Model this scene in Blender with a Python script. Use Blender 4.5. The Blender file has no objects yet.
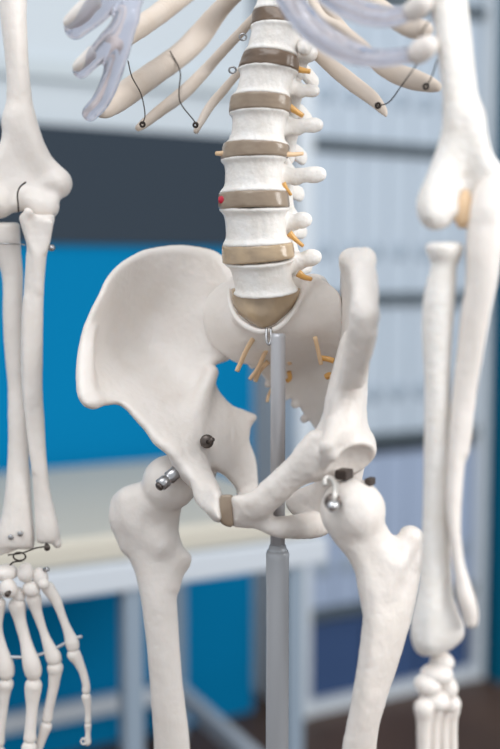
import bpy, math, random
import numpy as np
import openvdb
from mathutils import Vector
random.seed(4)
C = bpy.context.scene.collection

# ------------------------------------------------------------------ camera
FPX, PITCH, CAMZ = 1040.0, math.radians(5.16), 1.0
cp, sp = math.cos(PITCH), math.sin(PITCH)
CAM = np.array([0.0, 0.0, CAMZ])
FW = np.array([0.0, cp, -sp]); UP = np.array([0.0, sp, cp]); RT = np.array([1.0, 0.0, 0.0])

def P(px, py, y):
    """photo position + real distance into the room (m) -> world point"""
    r = FW + RT * ((px - 250) / FPX) - UP * ((py - 374.5) / FPX)
    return CAM + r * (y / r[1])

def proj(X, Y, Z):
    zc = Z - CAMZ
    dc = Y * cp - zc * sp
    return 250 + FPX * X / dc, 374.5 - FPX * (Y * sp + zc * cp) / dc

def S(y):                      # metres per photo unit at distance y
    return y / FPX

# ------------------------------------------------------------------ materials
def mat(name, col, rough=0.5, metal=0.0, trans=0.0, bump=0.0, bscale=300.0, var=0.0, vscale=20.0, col2=None,
        spec=0.5, sss=0.0, coat=0.0, ior=1.45, alpha=1.0):
    m = bpy.data.materials.new(name); m.use_nodes = True
    nt = m.node_tree; b = nt.nodes['Principled BSDF']
    b.inputs['Base Color'].default_value = (*col, 1)
    b.inputs['Roughness'].default_value = rough
    b.inputs['Metallic'].default_value = metal
    b.inputs['Transmission Weight'].default_value = trans
    b.inputs['Specular IOR Level'].default_value = spec
    b.inputs['IOR'].default_value = ior
    b.inputs['Coat Weight'].default_value = coat
    b.inputs['Alpha'].default_value = alpha
    if sss:
        b.inputs['Subsurface Weight'].default_value = sss
        b.inputs['Subsurface Radius'].default_value = (0.006, 0.004, 0.003)
        b.inputs['Subsurface Scale'].default_value = 1.0
    tc = nt.nodes.new('ShaderNodeTexCoord')
    if bump:
        n = nt.nodes.new('ShaderNodeTexNoise'); n.inputs['Scale'].default_value = bscale; n.inputs['Detail'].default_value = 5
        bp = nt.nodes.new('ShaderNodeBump'); bp.inputs['Strength'].default_value = bump; bp.inputs['Distance'].default_value = 0.002
        nt.links.new(tc.outputs['Object'], n.inputs['Vector']); nt.links.new(n.outputs['Fac'], bp.inputs['Height'])
        nt.links.new(bp.outputs['Normal'], b.inputs['Normal'])
    if var:
        n = nt.nodes.new('ShaderNodeTexNoise'); n.inputs['Scale'].default_value = vscale; n.inputs['Detail'].default_value = 4
        r = nt.nodes.new('ShaderNodeValToRGB')
        c2 = col2 or tuple(c * (1 - var) for c in col)
        r.color_ramp.elements[0].color = (*c2, 1); r.color_ramp.elements[1].color = (*col, 1)
        r.color_ramp.elements[0].position = 0.35; r.color_ramp.elements[1].position = 0.65
        nt.links.new(tc.outputs['Object'], n.inputs['Vector']); nt.links.new(n.outputs['Fac'], r.inputs['Fac'])
        nt.links.new(r.outputs['Color'], b.inputs['Base Color'])
    return m

M = {}
M['bone'] = mat('bone_plastic', (0.80, 0.75, 0.708), 0.42, bump=0.32, bscale=170, var=0.05, vscale=30, col2=(0.755, 0.70, 0.65), sss=0.12)
M['bone_rough'] = mat('pitted_bone_plastic', (0.83, 0.805, 0.775), 0.40, bump=0.45, bscale=230, var=0.05, vscale=60, col2=(0.79, 0.75, 0.70), sss=0.10)
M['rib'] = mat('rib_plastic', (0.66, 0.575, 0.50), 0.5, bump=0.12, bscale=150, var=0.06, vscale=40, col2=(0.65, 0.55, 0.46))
M['disc_dark'] = mat('dark_disc_plastic', (0.19, 0.125, 0.08), 0.28, trans=0.15, bump=0.1, bscale=60, var=0.2, vscale=45, col2=(0.13, 0.085, 0.055), coat=0.3)
M['disc'] = mat('disc_plastic', (0.31, 0.23, 0.165), 0.28, trans=0.15, bump=0.1, bscale=60, var=0.2, vscale=45, col2=(0.38, 0.295, 0.215), coat=0.3)
M['disc_amber'] = mat('amber_disc_plastic', (0.66, 0.49, 0.31), 0.22, trans=0.25, bump=0.08, bscale=60, var=0.2, vscale=50, col2=(0.48, 0.36, 0.24), coat=0.4)
M['nerve'] = mat('nerve_plastic', (0.85, 0.47, 0.13), 0.3, trans=0.3, coat=0.3)
M['nerve_pale'] = mat('pale_nerve_plastic', (0.88, 0.62, 0.38), 0.35, trans=0.15)
M['artery'] = mat('red_plastic', (0.55, 0.02, 0.05), 0.3)
M['cartilage'] = mat('clear_lilac_cartilage', (0.83, 0.83, 0.93), 0.07, trans=0.82, bump=0.22, bscale=45, spec=0.9, coat=1.0, ior=1.42)
M['steel'] = mat('steel', (0.42, 0.42, 0.43), 0.28, metal=1.0)
M['dark_steel'] = mat('dark_steel', (0.12, 0.10, 0.09), 0.35, metal=0.8)
M['nickel'] = mat('dull_nickel', (0.62, 0.59, 0.55), 0.3, metal=0.6)
M['chrome'] = mat('chrome', (0.75, 0.75, 0.76), 0.12, metal=1.0)
M['dark_brown'] = mat('dark_brown_bracket', (0.05, 0.035, 0.028), 0.5)
M['wire'] = mat('blackened_wire', (0.045, 0.035, 0.03), 0.4, metal=0.5)
M['pole'] = mat('brushed_pole', (0.50, 0.50, 0.52), 0.4, metal=0.45)
M['tube'] = mat('grey_painted_tube', (0.46, 0.48, 0.51), 0.35, metal=0.2)
M['black_plastic'] = mat('black_plastic', (0.02, 0.02, 0.022), 0.5)
M['wall'] = mat('pale_wall_paint', (0.56, 0.62, 0.67), 0.8, bump=0.05, bscale=80)
M['wall_grey'] = mat('grey_wall_paint', (0.42, 0.52, 0.60), 0.8, bump=0.05, bscale=80)
M['blue'] = mat('blue_panel', (0.0, 0.185, 0.40), 0.8, bump=0.03, bscale=60, spec=.08)
M['teal'] = mat('teal_paint', (0.0, 0.10, 0.18), 0.7, bump=0.03, bscale=60, spec=.08)
M['slate'] = mat('slate_panel', (0.036, 0.050, 0.068), 0.7, bump=0.03, bscale=60, spec=.1)
M['rail_grey'] = mat('grey_rail', (0.50, 0.56, 0.60), 0.6)
M['floor'] = mat('brown_floor', (0.095, 0.055, 0.038), 0.5, var=0.3, vscale=6)
M['cream'] = mat('cream_vinyl', (0.56, 0.53, 0.455), 0.5, bump=0.05, bscale=200)
M['white_metal'] = mat('white_metal', (0.57, 0.62, 0.68), 0.5)
M['shaded_white_metal'] = mat('shaded_white_metal', (0.26, 0.33, 0.41), 0.5)  # white couch legs, with the shade beneath the couch put into the colour
M['shelf'] = mat('pale_shelf', (0.62, 0.68, 0.74), 0.5)
M['board'] = mat('dark_shelf_board', (0.07, 0.095, 0.115), 0.6)
M['file'] = mat('pale_blue_card', (0.46, 0.54, 0.63), 0.6, bump=0.03, bscale=90)
M['file_lav'] = mat('lavender_card', (0.33, 0.41, 0.56), 0.6, bump=0.03, bscale=90)
M['ring'] = mat('ring_metal', (0.30, 0.37, 0.45), 0.4, metal=0.2)
M['navy'] = mat('navy_card', (0.03, 0.07, 0.18), 0.7)

# ------------------------------------------------------------------ objects
WLOC = {}
def link(name, verts, faces, m, parent=None, smooth=True):
    v = np.asarray(verts, float)
    o0 = (v.min(0) + v.max(0)) / 2
    me = bpy.data.meshes.new(name)
    me.from_pydata((v - o0).tolist(), [], [list(f) for f in faces])
    if smooth: me.polygons.foreach_set('use_smooth', [True] * len(me.polygons))
    me.materials.append(m); me.update()
    o = bpy.data.objects.new(name, me); C.objects.link(o)
    pl = np.zeros(3)
    if parent is not None:
        o.parent = parent; pl = WLOC[parent.name]
    o.location = (o0 - pl).tolist(); WLOC[o.name] = o0
    return o

def empty(name, loc, parent=None):
    o = bpy.data.objects.new(name, None); C.objects.link(o)
    o.empty_display_size = 0.05
    loc = np.asarray(loc, float); pl = np.zeros(3)
    if parent is not None:
        o.parent = parent; pl = WLOC[parent.name]
    o.location = (loc - pl).tolist(); WLOC[o.name] = loc
    return o

def tag(o, label, cat, group=None):
    o['label'] = label; o['category'] = cat
    if group: o['group'] = group
    return o

# ------------------------------------------------------------------ curve helpers
def cr(pts, n=8, closed=False):
    p = np.asarray(pts, float); N = len(p)
    if N < 3 and not closed:
        t = np.linspace(0, 1, n + 1)[:, None]
        return p[0] * (1 - t) + p[1] * t
    out = []
    for i in range(N if closed else N - 1):
        if closed:
            a, b, c, d = p[(i - 1) % N], p[i], p[(i + 1) % N], p[(i + 2) % N]
        else:
            b, c = p[i], p[i + 1]
            a = p[i - 1] if i > 0 else 2 * b - c
            d = p[i + 2] if i + 2 < N else 2 * c - b
        for k in range(n):
            t = k / n
            out.append(0.5 * ((2 * b) + (-a + c) * t + (2 * a - 5 * b + 4 * c - d) * t * t + (-a + 3 * b - 3 * c + d) * t ** 3))
    if not closed: out.append(p[-1])
    return np.array(out)

def tps(ctrl, sm=1e-3):
    """smooth 2-D function through (a, b, value) control points"""
    c = np.asarray(ctrl, float); n = len(c)
    xy = c[:, :2] / 100.0
    def U(r2): return np.where(r2 > 1e-12, r2 * np.log(np.maximum(r2, 1e-12)), 0)
    K = U(((xy[:, None] - xy[None]) ** 2).sum(-1)) + sm * np.eye(n)
    Q = np.c_[np.ones(n), xy]
    A = np.block([[K, Q], [Q.T, np.zeros((3, 3))]])
    s = np.linalg.solve(A, np.r_[c[:, 2], 0, 0, 0])
    lo, hi = c[:, 2].min(), c[:, 2].max()
    pad = (hi - lo) * 0.25
    def f(a, b):
        a = a / 100.0; b = b / 100.0
        r = s[n] + s[n + 1] * a + s[n + 2] * b
        for i in range(n):
            r = r + s[i] * U((a - xy[i, 0]) ** 2 + (b - xy[i, 1]) ** 2)
        return np.clip(r, lo - pad, hi + pad)
    return f

# ------------------------------------------------------------------ bone bodies: smooth unions on a grid
def smin(a, b, k):
    if k <= 0: return np.minimum(a, b)
    h = np.maximum(k - np.abs(a - b), 0) / k
    return np.minimum(a, b) - h * h * k * 0.25
def smax(a, b, k): return -smin(-a, -b, k)

class Bone:
    BIG = 0.03
    def __init__(s, h): s.h = h; s.ops = []
    def add(s, lo, hi, fn, k=0.004, sub=False):
        s.ops.append((np.asarray(lo) - 0.006, np.asarray(hi) + 0.006, fn, k, sub)); return s
    def tube(s, pts, k=0.004, flat=None, n=7, sub=False):
        """pts: (world point, radius); flat = (axis, factor) squashes the section along axis"""
        a = cr([[*p, r] for p, r in pts], n)
        c, r = a[:, :3], np.maximum(a[:, 3], 1e-4)
        if flat is not None:
            ax = np.asarray(flat[0], float); ax = ax / np.linalg.norm(ax); f = flat[1]
        def fn(X, Y, Z):
            d = np.full(np.broadcast(X, Y, Z).shape, s.BIG)
            q = None
            for i in range(len(c) - 1):
                A, B, ra, rb = c[i], c[i + 1], r[i], r[i + 1]
                m = max(ra, rb) + 0.008
                sx = slice(*np.searchsorted(X[:, 0, 0], [min(A[0], B[0]) - m, max(A[0], B[0]) + m]))
                sy = slice(*np.searchsorted(Y[0, :, 0], [min(A[1], B[1]) - m, max(A[1], B[1]) + m]))
                sz = slice(*np.searchsorted(Z[0, 0, :], [min(A[2], B[2]) - m, max(A[2], B[2]) + m]))
                x, y, z = X[sx] - A[0], Y[:, sy] - A[1], Z[:, :, sz] - A[2]
                ab = B - A; L = max(ab @ ab, 1e-12)
                t = np.clip((x * ab[0] + y * ab[1] + z * ab[2]) / L, 0, 1)
                dx, dy, dz = x - t * ab[0], y - t * ab[1], z - t * ab[2]
                rr = dx * dx + dy * dy + dz * dz
                rad = ra + t * (rb - ra)
                if flat is not None:
                    w = dx * ax[0] + dy * ax[1] + dz * ax[2]
                    rr = rr + w * w * (1 / f ** 2 - 1)
                    dd = (np.sqrt(rr) - rad) * (0.5 + 0.5 * f)
                else: dd = np.sqrt(rr) - rad
                d[sx, sy, sz] = np.minimum(d[sx, sy, sz], dd)
            return d
        R = r[:, None]
        return s.add((c - R).min(0), (c + R).max(0), fn, k, sub)
    def ball(s, p, r, k=0.004, sub=False):
        p = np.asarray(p, float)
        return s.add(p - r, p + r, lambda X, Y, Z: np.sqrt((X - p[0]) ** 2 + (Y - p[1]) ** 2 + (Z - p[2]) ** 2) - r, k, sub)
    def ell(s, p, rx, ry, rz, k=0.004, roll=0.0, yaw=0.0, sub=False):
        p = np.asarray(p, float); R = max(rx, ry, rz); c, n = math.cos(roll), math.sin(roll); cy, ny = math.cos(yaw), math.sin(yaw)
        def fn(X, Y, Z):
            x, y, z = X - p[0], Y - p[1], Z - p[2]
            x, y = x * cy + y * ny, -x * ny + y * cy
            x, z = x * c + z * n, -x * n + z * c
            q = np.sqrt((x / rx) ** 2 + (y / ry) ** 2 + (z / rz) ** 2)
            g = np.sqrt((x / rx ** 2) ** 2 + (y / ry ** 2) ** 2 + (z / rz ** 2) ** 2) + 1e-9
            return q * (q - 1) / g
        return s.add(p - R, p + R, fn, k, sub)
    def rows(s, rows, k=0.004, cap=0.006):
        """rows: (height in photo, left, right, distance, half depth): elliptical slices"""
        a = np.asarray(sorted(rows), float)
        f = cr(a, 6); f = f[np.argsort(f[:, 0])]
        pts = np.array([P(x, r[0], r[3] + q * r[4]) for r in a for x in (r[1], r[2]) for q in (-1, 1)])
        def fn(X, Y, Z):
            px, py = proj(X, Y, Z)
            g = lambda j: np.interp(py, f[:, 0], f[:, j])
            l, r_, yy, t = g(1), g(2), g(3), g(4)
            sc = Y / FPX
            w = np.maximum((r_ - l) / 2 * sc, 5e-4); c = (l + r_) / 2
            u = (px - c) * sc; v = Y - yy
            q = np.sqrt((u / w) ** 2 + (v / t) ** 2)
            gr = np.sqrt((u / w ** 2) ** 2 + (v / t ** 2) ** 2) + 1e-6
            d = np.where(q > 0.3, q * (q - 1) / gr, -np.minimum(w, t) * 0.7)
            d = np.maximum(d, -np.minimum(w, t))
            e = np.maximum(py - f[-1, 0], f[0, 0] - py) * sc
            return smax(d, e, cap)
        return s.add(pts.min(0) - 0.002, pts.max(0) + 0.002, fn, k)
    def plate(s, outline, depth, thick, k=0.004, swap=False, n=6, edge=1.0):
        """outline in the photo plane (or, with swap, (distance in mm, photo height)); depth(a,b) = middle, thick(a,b) = half thickness"""
        o = cr(outline, n, closed=True)
        fa, fb = (S(0.78), S(0.78)) if not swap else (0.001, S(0.76))
        lo2, hi2 = o.min(0) - 14, o.max(0) + 14
        step = 1.0
        ga = np.arange(lo2[0], hi2[0] + step, step); gb = np.arange(lo2[1], hi2[1] + step, step)
        A, B = np.meshgrid(ga, gb, indexing='ij')
        D = np.full(A.shape, 1e9); ins = np.zeros(A.shape, bool)
        for i in range(len(o)):
            p, q = o[i], o[(i + 1) % len(o)]
            e = (q - p) * (fa, fb); L = max(e @ e, 1e-14)
            wa, wb = (A - p[0]) * fa, (B - p[1]) * fb
            t = np.clip((wa * e[0] + wb * e[1]) / L, 0, 1)
            D = np.minimum(D, np.hypot(wa - t * e[0], wb - t * e[1]))
            cnd = (p[1] > B) != (q[1] > B)
            with np.errstate(divide='ignore', invalid='ignore'):
                xx = (q[0] - p[0]) * (B - p[1]) / (q[1] - p[1]) + p[0]
            ins ^= cnd & (A < xx)
        D = np.where(ins, -D, D)
        DM = depth(A, B); TM = thick(A, B)
        g0, g1 = np.gradient(DM, step)
        slope = np.sqrt(1 + (g0 / fa) ** 2 + (g1 / fb) ** 2) if not swap else np.sqrt(1 + (g0 * S(0.76) / fa) ** 2 + (g1) ** 2)
        pr = []
        for a, b in o[::3]:
            ia, ib = int((a - lo2[0]) / step), int((b - lo2[1]) / step)
            for sg in (-1, 1):
                T = TM[ia, ib] * sg * 1.3 * slope[ia, ib]
                pr.append(P(a, b, DM[ia, ib] + T) if not swap else P(DM[ia, ib] + T / S(0.76), b, a / 1000))
        ii = np.argwhere(ins[::8, ::8]) * 8
        for ia, ib in ii:
            for sg in (-1, 1):
                T = TM[ia, ib] * sg * 1.3 * slope[ia, ib]
                pr.append(P(ga[ia], gb[ib], DM[ia, ib] + T) if not swap else P(DM[ia, ib] + T / S(0.76), gb[ib], ga[ia] / 1000))
        pr = np.array(pr)
        def samp(G, a, b):
            x = np.clip((a - lo2[0]) / step, 0, G.shape[0] - 1.001); y = np.clip((b - lo2[1]) / step, 0, G.shape[1] - 1.001)
            i = x.astype(int); j = y.astype(int); x = x - i; y = y - j
            return G[i, j] * (1 - x) * (1 - y) + G[i + 1, j] * x * (1 - y) + G[i, j + 1] * (1 - x) * y + G[i + 1, j + 1] * x * y
        def fn(X, Y, Z):
            px, py = proj(X, Y, Z); Yb = Y + 0 * px
            if swap: a, b, w = Yb * 1000, py, px
            else: a, b, w = px, py, Yb
            d2 = samp(D, a, b); m = samp(DM, a, b); T = samp(TM, a, b); sl = samp(slope, a, b)
            off = (w - m) * (S(0.76) if swap else 1.0)
            dz = np.abs(off) / sl - T
            r = np.minimum(T, edge); u, v = d2 + r, dz + r
            return np.hypot(np.maximum(u, 0), np.maximum(v, 0)) - r + np.minimum(np.maximum(u, v), 0)
        return s.add(pr.min(0), pr.max(0), fn, k)
    def local(s, centre, axes, half, fn, k=0.003, sub=False):
        c = np.asarray(centre, float); R = np.asarray(axes, float); ext = np.abs(R.T) @ np.asarray(half)
        def g(X, Y, Z):
            x, y, z = X - c[0], Y - c[1], Z - c[2]
            return fn(*(x * R[i, 0] + y * R[i, 1] + z * R[i, 2] for i in range(3)))
        return s.add(c - ext, c + ext, g, k, sub)
    def build(s, name, m, parent, smooth=2, rough=0.45, stretch=1.8):
        lo = np.min([o[0] for o in s.ops if not o[4]], 0); hi = np.max([o[1] for o in s.ops if not o[4]], 0)
        n = np.ceil((hi - lo) / s.h).astype(int) + 1
        ax = [lo[i] + np.arange(n[i]) * s.h for i in range(3)]
        d = np.full(n, s.BIG, np.float32)
        for a, b, fn, k, sub in s.ops:
            sl = tuple(slice(max(0, int((a[i] - lo[i]) / s.h)), min(n[i], int((b[i] - lo[i]) / s.h) + 2)) for i in range(3))
            if any(q.stop - q.start < 2 for q in sl): continue
            X = ax[0][sl[0]][:, None, None]; Y = ax[1][sl[1]][None, :, None]; Z = ax[2][sl[2]][None, None, :]
            v = fn(X, Y, Z)
            d[sl] = smax(d[sl], -v, k) if sub else smin(d[sl], v, k)
        d = np.clip(d, -3 * s.h, 3 * s.h)
        d[[0, -1]] = 3 * s.h; d[:, [0, -1]] = 3 * s.h; d[:, :, [0, -1]] = 3 * s.h
        g = openvdb.FloatGrid(float(3 * s.h)); g.copyFromArray(np.ascontiguousarray(d))
        V, Q = g.convertToQuads(0.0)
        V = np.array(V, float); Q = np.array(Q, int)[:, ::-1]
        # keep loose crumbs out: largest shells only is not needed, just smooth
        e = np.concatenate([Q[:, [0, 1]], Q[:, [1, 2]], Q[:, [2, 3]], Q[:, [3, 0]]])
        e = np.concatenate([e, e[:, ::-1]])
        cnt = np.maximum(np.bincount(e[:, 0], minlength=len(V)), 1)[:, None]
        for lam in [0.5, -0.52] * smooth + [0.4]:
            acc = np.stack([np.bincount(e[:, 0], weights=V[e[:, 1], i], minlength=len(V)) for i in range(3)], 1)
            V = V + lam * (acc / cnt - V)
        V = lo + V * s.h
        a, b, c = V[Q[:, 0]], V[Q[:, 1]], V[Q[:, 2]]
        cc = V.mean(0)
        if np.einsum('ij,ij->i', np.cross(b - a, c - a), a - cc).sum() < 0: Q = Q[:, ::-1]
        if rough:
            fn_ = np.cross(V[Q[:, 2]] - V[Q[:, 0]], V[Q[:, 3]] - V[Q[:, 1]]); N = np.zeros_like(V)
            for j in range(4): np.add.at(N, Q[:, j], fn_)
            N /= np.linalg.norm(N, axis=1)[:, None] + 1e-12
            q = V * (1, 1, 1 / stretch)
            V = V + N * (rough * (0.0010 * vnoise(q / .013) + 0.0006 * vnoise(q / .005 + 7.3) + 0.00035 * vnoise(q / .0026 + 3.1)))[:, None]
        return link(name, V, Q.tolist(), m, parent)

_G = np.random.default_rng(7).random((32, 32, 32))
def vnoise(p):
    i = np.floor(p).astype(int); f = p - i; f = f * f * (3 - 2 * f); r = 0
    for a in (0, 1):
        for b_ in (0, 1):
            for c_ in (0, 1):
                w = (f[:, 0] if a else 1 - f[:, 0]) * (f[:, 1] if b_ else 1 - f[:, 1]) * (f[:, 2] if c_ else 1 - f[:, 2])
                r = r + w * _G[(i[:, 0] + a) % 32, (i[:, 1] + b_) % 32, (i[:, 2] + c_) % 32]
    return r - 0.5

def pr(px, py, y, r):            # a traced point with a traced radius
    return (P(px, py, y), r * S(y))

# ------------------------------------------------------------------ plain tubes and turned shapes
def sweep(pts, rad, seg=10, n=6, closed=False):
    c = cr(pts, n, closed); N = len(c)
    rads = np.full(N, rad) if np.isscalar(rad) else np.interp(np.linspace(0, 1, N), np.linspace(0, 1, len(rad)), rad)
    T = np.gradient(c, axis=0)
    if closed: T = np.roll(c, -1, 0) - np.roll(c, 1, 0)
    T /= np.linalg.norm(T, axis=1)[:, None] + 1e-12
    ref = np.array([0.31, 0.2, 0.93]); 
    if abs(T[0] @ ref) > 0.9: ref = np.array([1.0, 0.1, 0.0])
    u = ref - T[0] * (ref @ T[0]); u /= np.linalg.norm(u)
    V, F = [], []
    for i in range(N):
        u = u - T[i] * (u @ T[i]); u /= np.linalg.norm(u); w = np.cross(T[i], u)
        for j in range(seg):
            a = 2 * math.pi * j / seg
            V.append(c[i] + rads[i] * (math.cos(a) * u + math.sin(a) * w))
    for i in range(N if closed else N - 1):
        for j in range(seg):
            k = (i + 1) % N
            F.append((i * seg + j, i * seg + (j + 1) % seg, k * seg + (j + 1) % seg, k * seg + j))
    if not closed:
        F.append(tuple(range(seg))[::-1]); F.append(tuple((N - 1) * seg + j for j in range(seg)))
    return V, F

def merge(*parts):
    V, F = [], []
    for v, f in parts:
        o = len(V); V += [list(q) for q in v]; F += [tuple(i + o for i in q) for q in f]
    return V, F

def turned(p0, p1, prof, seg=20):
    """revolve (t along p0->p1, radius) stations"""
    p0, p1 = np.asarray(p0, float), np.asarray(p1, float)
    T = p1 - p0; T = T / np.linalg.norm(T); ref = np.array([0, 0, 1.0]) if abs(T[2]) < 0.9 else np.array([1.0, 0, 0])
    u = np.cross(T, ref); u /= np.linalg.norm(u); w = np.cross(T, u)
    V, F = [], []
    for t, r in prof:
        for j in range(seg):
            a = 2 * math.pi * j / seg
            V.append(p0 + (p1 - p0) * t + r * (math.cos(a) * u + math.sin(a) * w))
    for i in range(len(prof) - 1):
        for j in range(seg): F.append((i * seg + j, i * seg + (j + 1) % seg, (i + 1) * seg + (j + 1) % seg, (i + 1) * seg + j))
    F.append(tuple(range(seg))[::-1]); F.append(tuple((len(prof) - 1) * seg + j for j in range(seg)))
    return V, F

def box(c, h, ux=(1, 0, 0), uy=(0, 1, 0), bev=0.0):
    c = np.asarray(c, float); ux = np.asarray(ux, float); uy = np.asarray(uy, float); uz = np.array([0, 0, 1.0])
    import bmesh
    bm = bmesh.new(); bmesh.ops.create_cube(bm, size=2.0)
    for v in bm.verts: v.co = Vector((v.co.x * h[0], v.co.y * h[1], v.co.z * h[2]))
    if bev: bmesh.ops.bevel(bm, geom=list(bm.edges), offset=bev, segments=3, profile=0.5, affect='EDGES')
    bm.verts.index_update()
    V = [c + ux * v.co.x + uy * v.co.y + uz * v.co.z for v in bm.verts]
    F = [tuple(v.index for v in f.verts) for f in bm.faces]
    bm.free()
    return V, F

# ================================================================== THE SKELETON
YS = 0.785                                  # spine
TH = math.radians(33)
LAX = np.array([math.cos(TH), -math.sin(TH), 0.0])     # skeleton's left
FAX = np.array([-math.sin(TH), -math.cos(TH), 0.0])    # skeleton's front
YP = .762
base = P(278, 374, YP); base[2] = 0.0
SK = empty('anatomical_skeleton', (base[0], base[1], 0.44))
tag(SK, 'life-size plastic human skeleton model with wired joints hanging on the grey pole', 'skeleton')

def wire(name, px, r=0.9, m='wire', parent=SK, n=5):
    return link(name, *sweep([P(*q) for q in px], r * S(px[0][2]), 8, n), M[m], parent)
def screw(p, toward, r, m='dark_steel', parent=SK, name='screw', L=0.004):
    p = np.asarray(p); t = np.asarray(toward, float); t /= np.linalg.norm(t)
    return link(name, *turned(p - t * L, p + t * L, [(0, r * 0.7), (0.55, r * 0.8), (0.55, r), (0.85, r), (1, r * 0.7)], 16), M[m], parent)
TOCAM = np.array([0, -1.0, 0.05])

# ---- right hip bone (broad face towards the camera)
b = Bone(0.0011)
wing = [(240, 285), (231, 270), (224, 258), (211, 249.5), (192, 246), (168, 245.5), (144, 250), (124, 261), (108, 276), (97, 297), (86, 320), (79, 344), (77, 368), (78, 391),
        (83, 404), (91, 408), (104, 406), (118, 405), (127, 411), (135, 420), (145, 431), (154, 444), (167, 455), (176, 466), (188, 478), (200, 476), (211, 469),
        (219, 472), (230, 481), (238, 493), (243, 506), (254, 505), (258, 489), (257, 468), (254.5, 455), (250, 442), (251, 427), (256.5, 417), (247, 411), (234, 406), (222, 395),
        (213.5, 380), (212, 372), (216, 365), (232, 358), (244, 340), (246, 310)]
dR = tps([(78, 380, .796), (90, 407, .786), (98, 297, .822), (124, 262, .846), (168, 247, .858), (211, 250, .868), (240, 285, .876), (205, 315, .862), (240, 340, .864),
          (150, 310, .872), (120, 350, .852), (165, 360, .862), (185, 400, .842), (130, 410, .806), (154, 444, .790), (168, 456, .786), (188, 478, .792), (213, 380, .852),
          (222, 395, .850), (256, 417, .858), (225, 430, .838), (250, 450, .850), (256, 490, .850), (212, 469, .812), (238, 493, .838), (200, 445, .815), (180, 430, .815)])
tR = tps([(78, 370, .0068), (90, 405, .0068), (98, 297, .0060), (124, 262, .0062), (168, 247, .0070), (211, 250, .0068), (240, 300, .0075), (205, 330, .0080),
          (150, 320, .0030), (130, 350, .0035), (170, 370, .0045), (185, 410, .0090), (130, 412, .0065), (160, 448, .0080), (185, 470, .0085), (213, 385, .0070),
          (256, 417, .0035), (250, 450, .0055), (256, 490, .0060), (225, 440, .0075), (215, 470, .0055), (238, 493, .0050), (200, 450, .0105)])
b.plate(wing, dR, tR)
# iliopectineal line, acetabulum body and pubic ramus
b.tube([pr(212, 372, .842, 6), pr(200, 405, .830, 8), pr(189, 438, .812, 10), pr(186, 460, .800, 12)], k=0.012)
b.ell(P(193, 468, .835), .019, .024, .024, k=0.01)
b.tube([pr(184, 456, .800, 10), pr(189, 466, .797, 11), pr(196, 476, .786, 10)], k=0.008)
b.plate([(176, 458), (184, 474), (191, 485), (195, 501), (203, 510), (212, 516), (220, 520.5), (222, 510), (223, 497), (220, 487), (215, 478), (210, 467), (200, 452)],
        tps([(182, 462, .797), (196, 480, .782), (203, 503, .760), (222, 510, .743), (212, 472, .790), (221, 495, .752)]),
        tps([(182, 462, .011), (196, 480, .011), (203, 503, .0095), (222, 510, .0085), (212, 472, .007), (221, 495, .008)]), k=0.006, edge=.007)
b.tube([pr(92, 330, .814, 2), pr(87, 365, .800, 6.5), pr(88, 391, .791, 7), pr(94, 400, .788, 5.5)], k=0.008)
b.tube([pr(219, 513, .748, 8), pr(228, 515, .785, 9), pr(240, 508, .825, 10), pr(249, 498, .845, 11)], k=0.006)
b.ball(P(165, 484, .818), .0235, k=0.003, sub=True)
HR = b.build('hip_bone', M['bone'], SK, rough=.7, stretch=1.0)
screw(P(207, 441, .7955), TOCAM, 7 * S(.8), parent=HR, name='hip_screw', L=0.006)
link('screw_tip', *turned(P(208, 442, .7905), P(213, 439.5, .784), [(0, 2.6 * S(.79)), (1, 2.2 * S(.79))], 10), M['dark_steel'], HR)

# ---- sacrum and coccyx
b = Bone(0.0011)
sac = [(240, 274), (230, 279), (217, 287), (207, 298), (203, 316), (208, 338), (221, 353), (238, 363), (254, 365), (263, 376), (274, 389), (288, 397), (297, 402), (303, 412),
       (312, 424), (322, 440), (332, 446), (338, 436), (342, 405), (344, 370), (343, 340), (342, 306), (339, 294), (330, 285), (316, 278), (290, 276)]
dS = tps([(205, 312, .851), (218, 287, .853), (240, 274, .84), (222, 350, .850), (240, 330, .824), (264, 328, .805), (264, 285, .812), (300, 300, .802), (300, 330, .809), (338, 300, .800), (318, 279, .806),
          (262, 372, .852), (290, 396, .866), (300, 366, .850), (318, 322, .806), (322, 362, .846), (338, 344, .820), (340, 400, .842), (320, 425, .866), (335, 446, .85)])
tS = tps([(205, 312, .006), (222, 350, .006), (240, 320, .011), (264, 310, .016), (300, 310, .012), (336, 300, .007), (264, 372, .006), (290, 396, .005), (310, 370, .008), (320, 430, .005), (338, 370, .006), (264, 280, .008)])
b.plate(sac, dS, tS, edge=.0014)
b.ell(P(265, 318, .800), 34 * S(.79), .019, 14 * S(.79), k=0.008)
b.tube([pr(229.5, 290, .806, 2.4), pr(230, 303, .795, 2.8), pr(236, 317, .784, 3), pr(248, 327.5, .777, 3.2), pr(263, 332, .774, 3.2), pr(278, 328, .775, 3.2), pr(291, 315, .779, 3), pr(300, 300, .787, 2.8), pr(305, 288, .796, 2.6)], k=0.005)
b.tube([pr(303, 289, .798, 4), pr(312, 281, .802, 6), pr(320, 281, .808, 5)], k=0.006)
for q in ((259, 346), (283, 352), (293, 384), (312, 366)):
    b.ball(P(q[0], q[1], .822), 3.2 * S(.81), k=0.003, sub=True)
for x, y, d, r in ((252, 366, .845, 3.4), (268, 384, .856, 4), (295, 404, .864, 4.5), (277, 392, .860, 3.6), (304, 419, .868, 4), (286, 398, .862, 2.6)):
    b.ball(P(x, y, d), r * S(.85), k=0.003)
SA = b.build('sacrum', M['bone'], SK)
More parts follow.
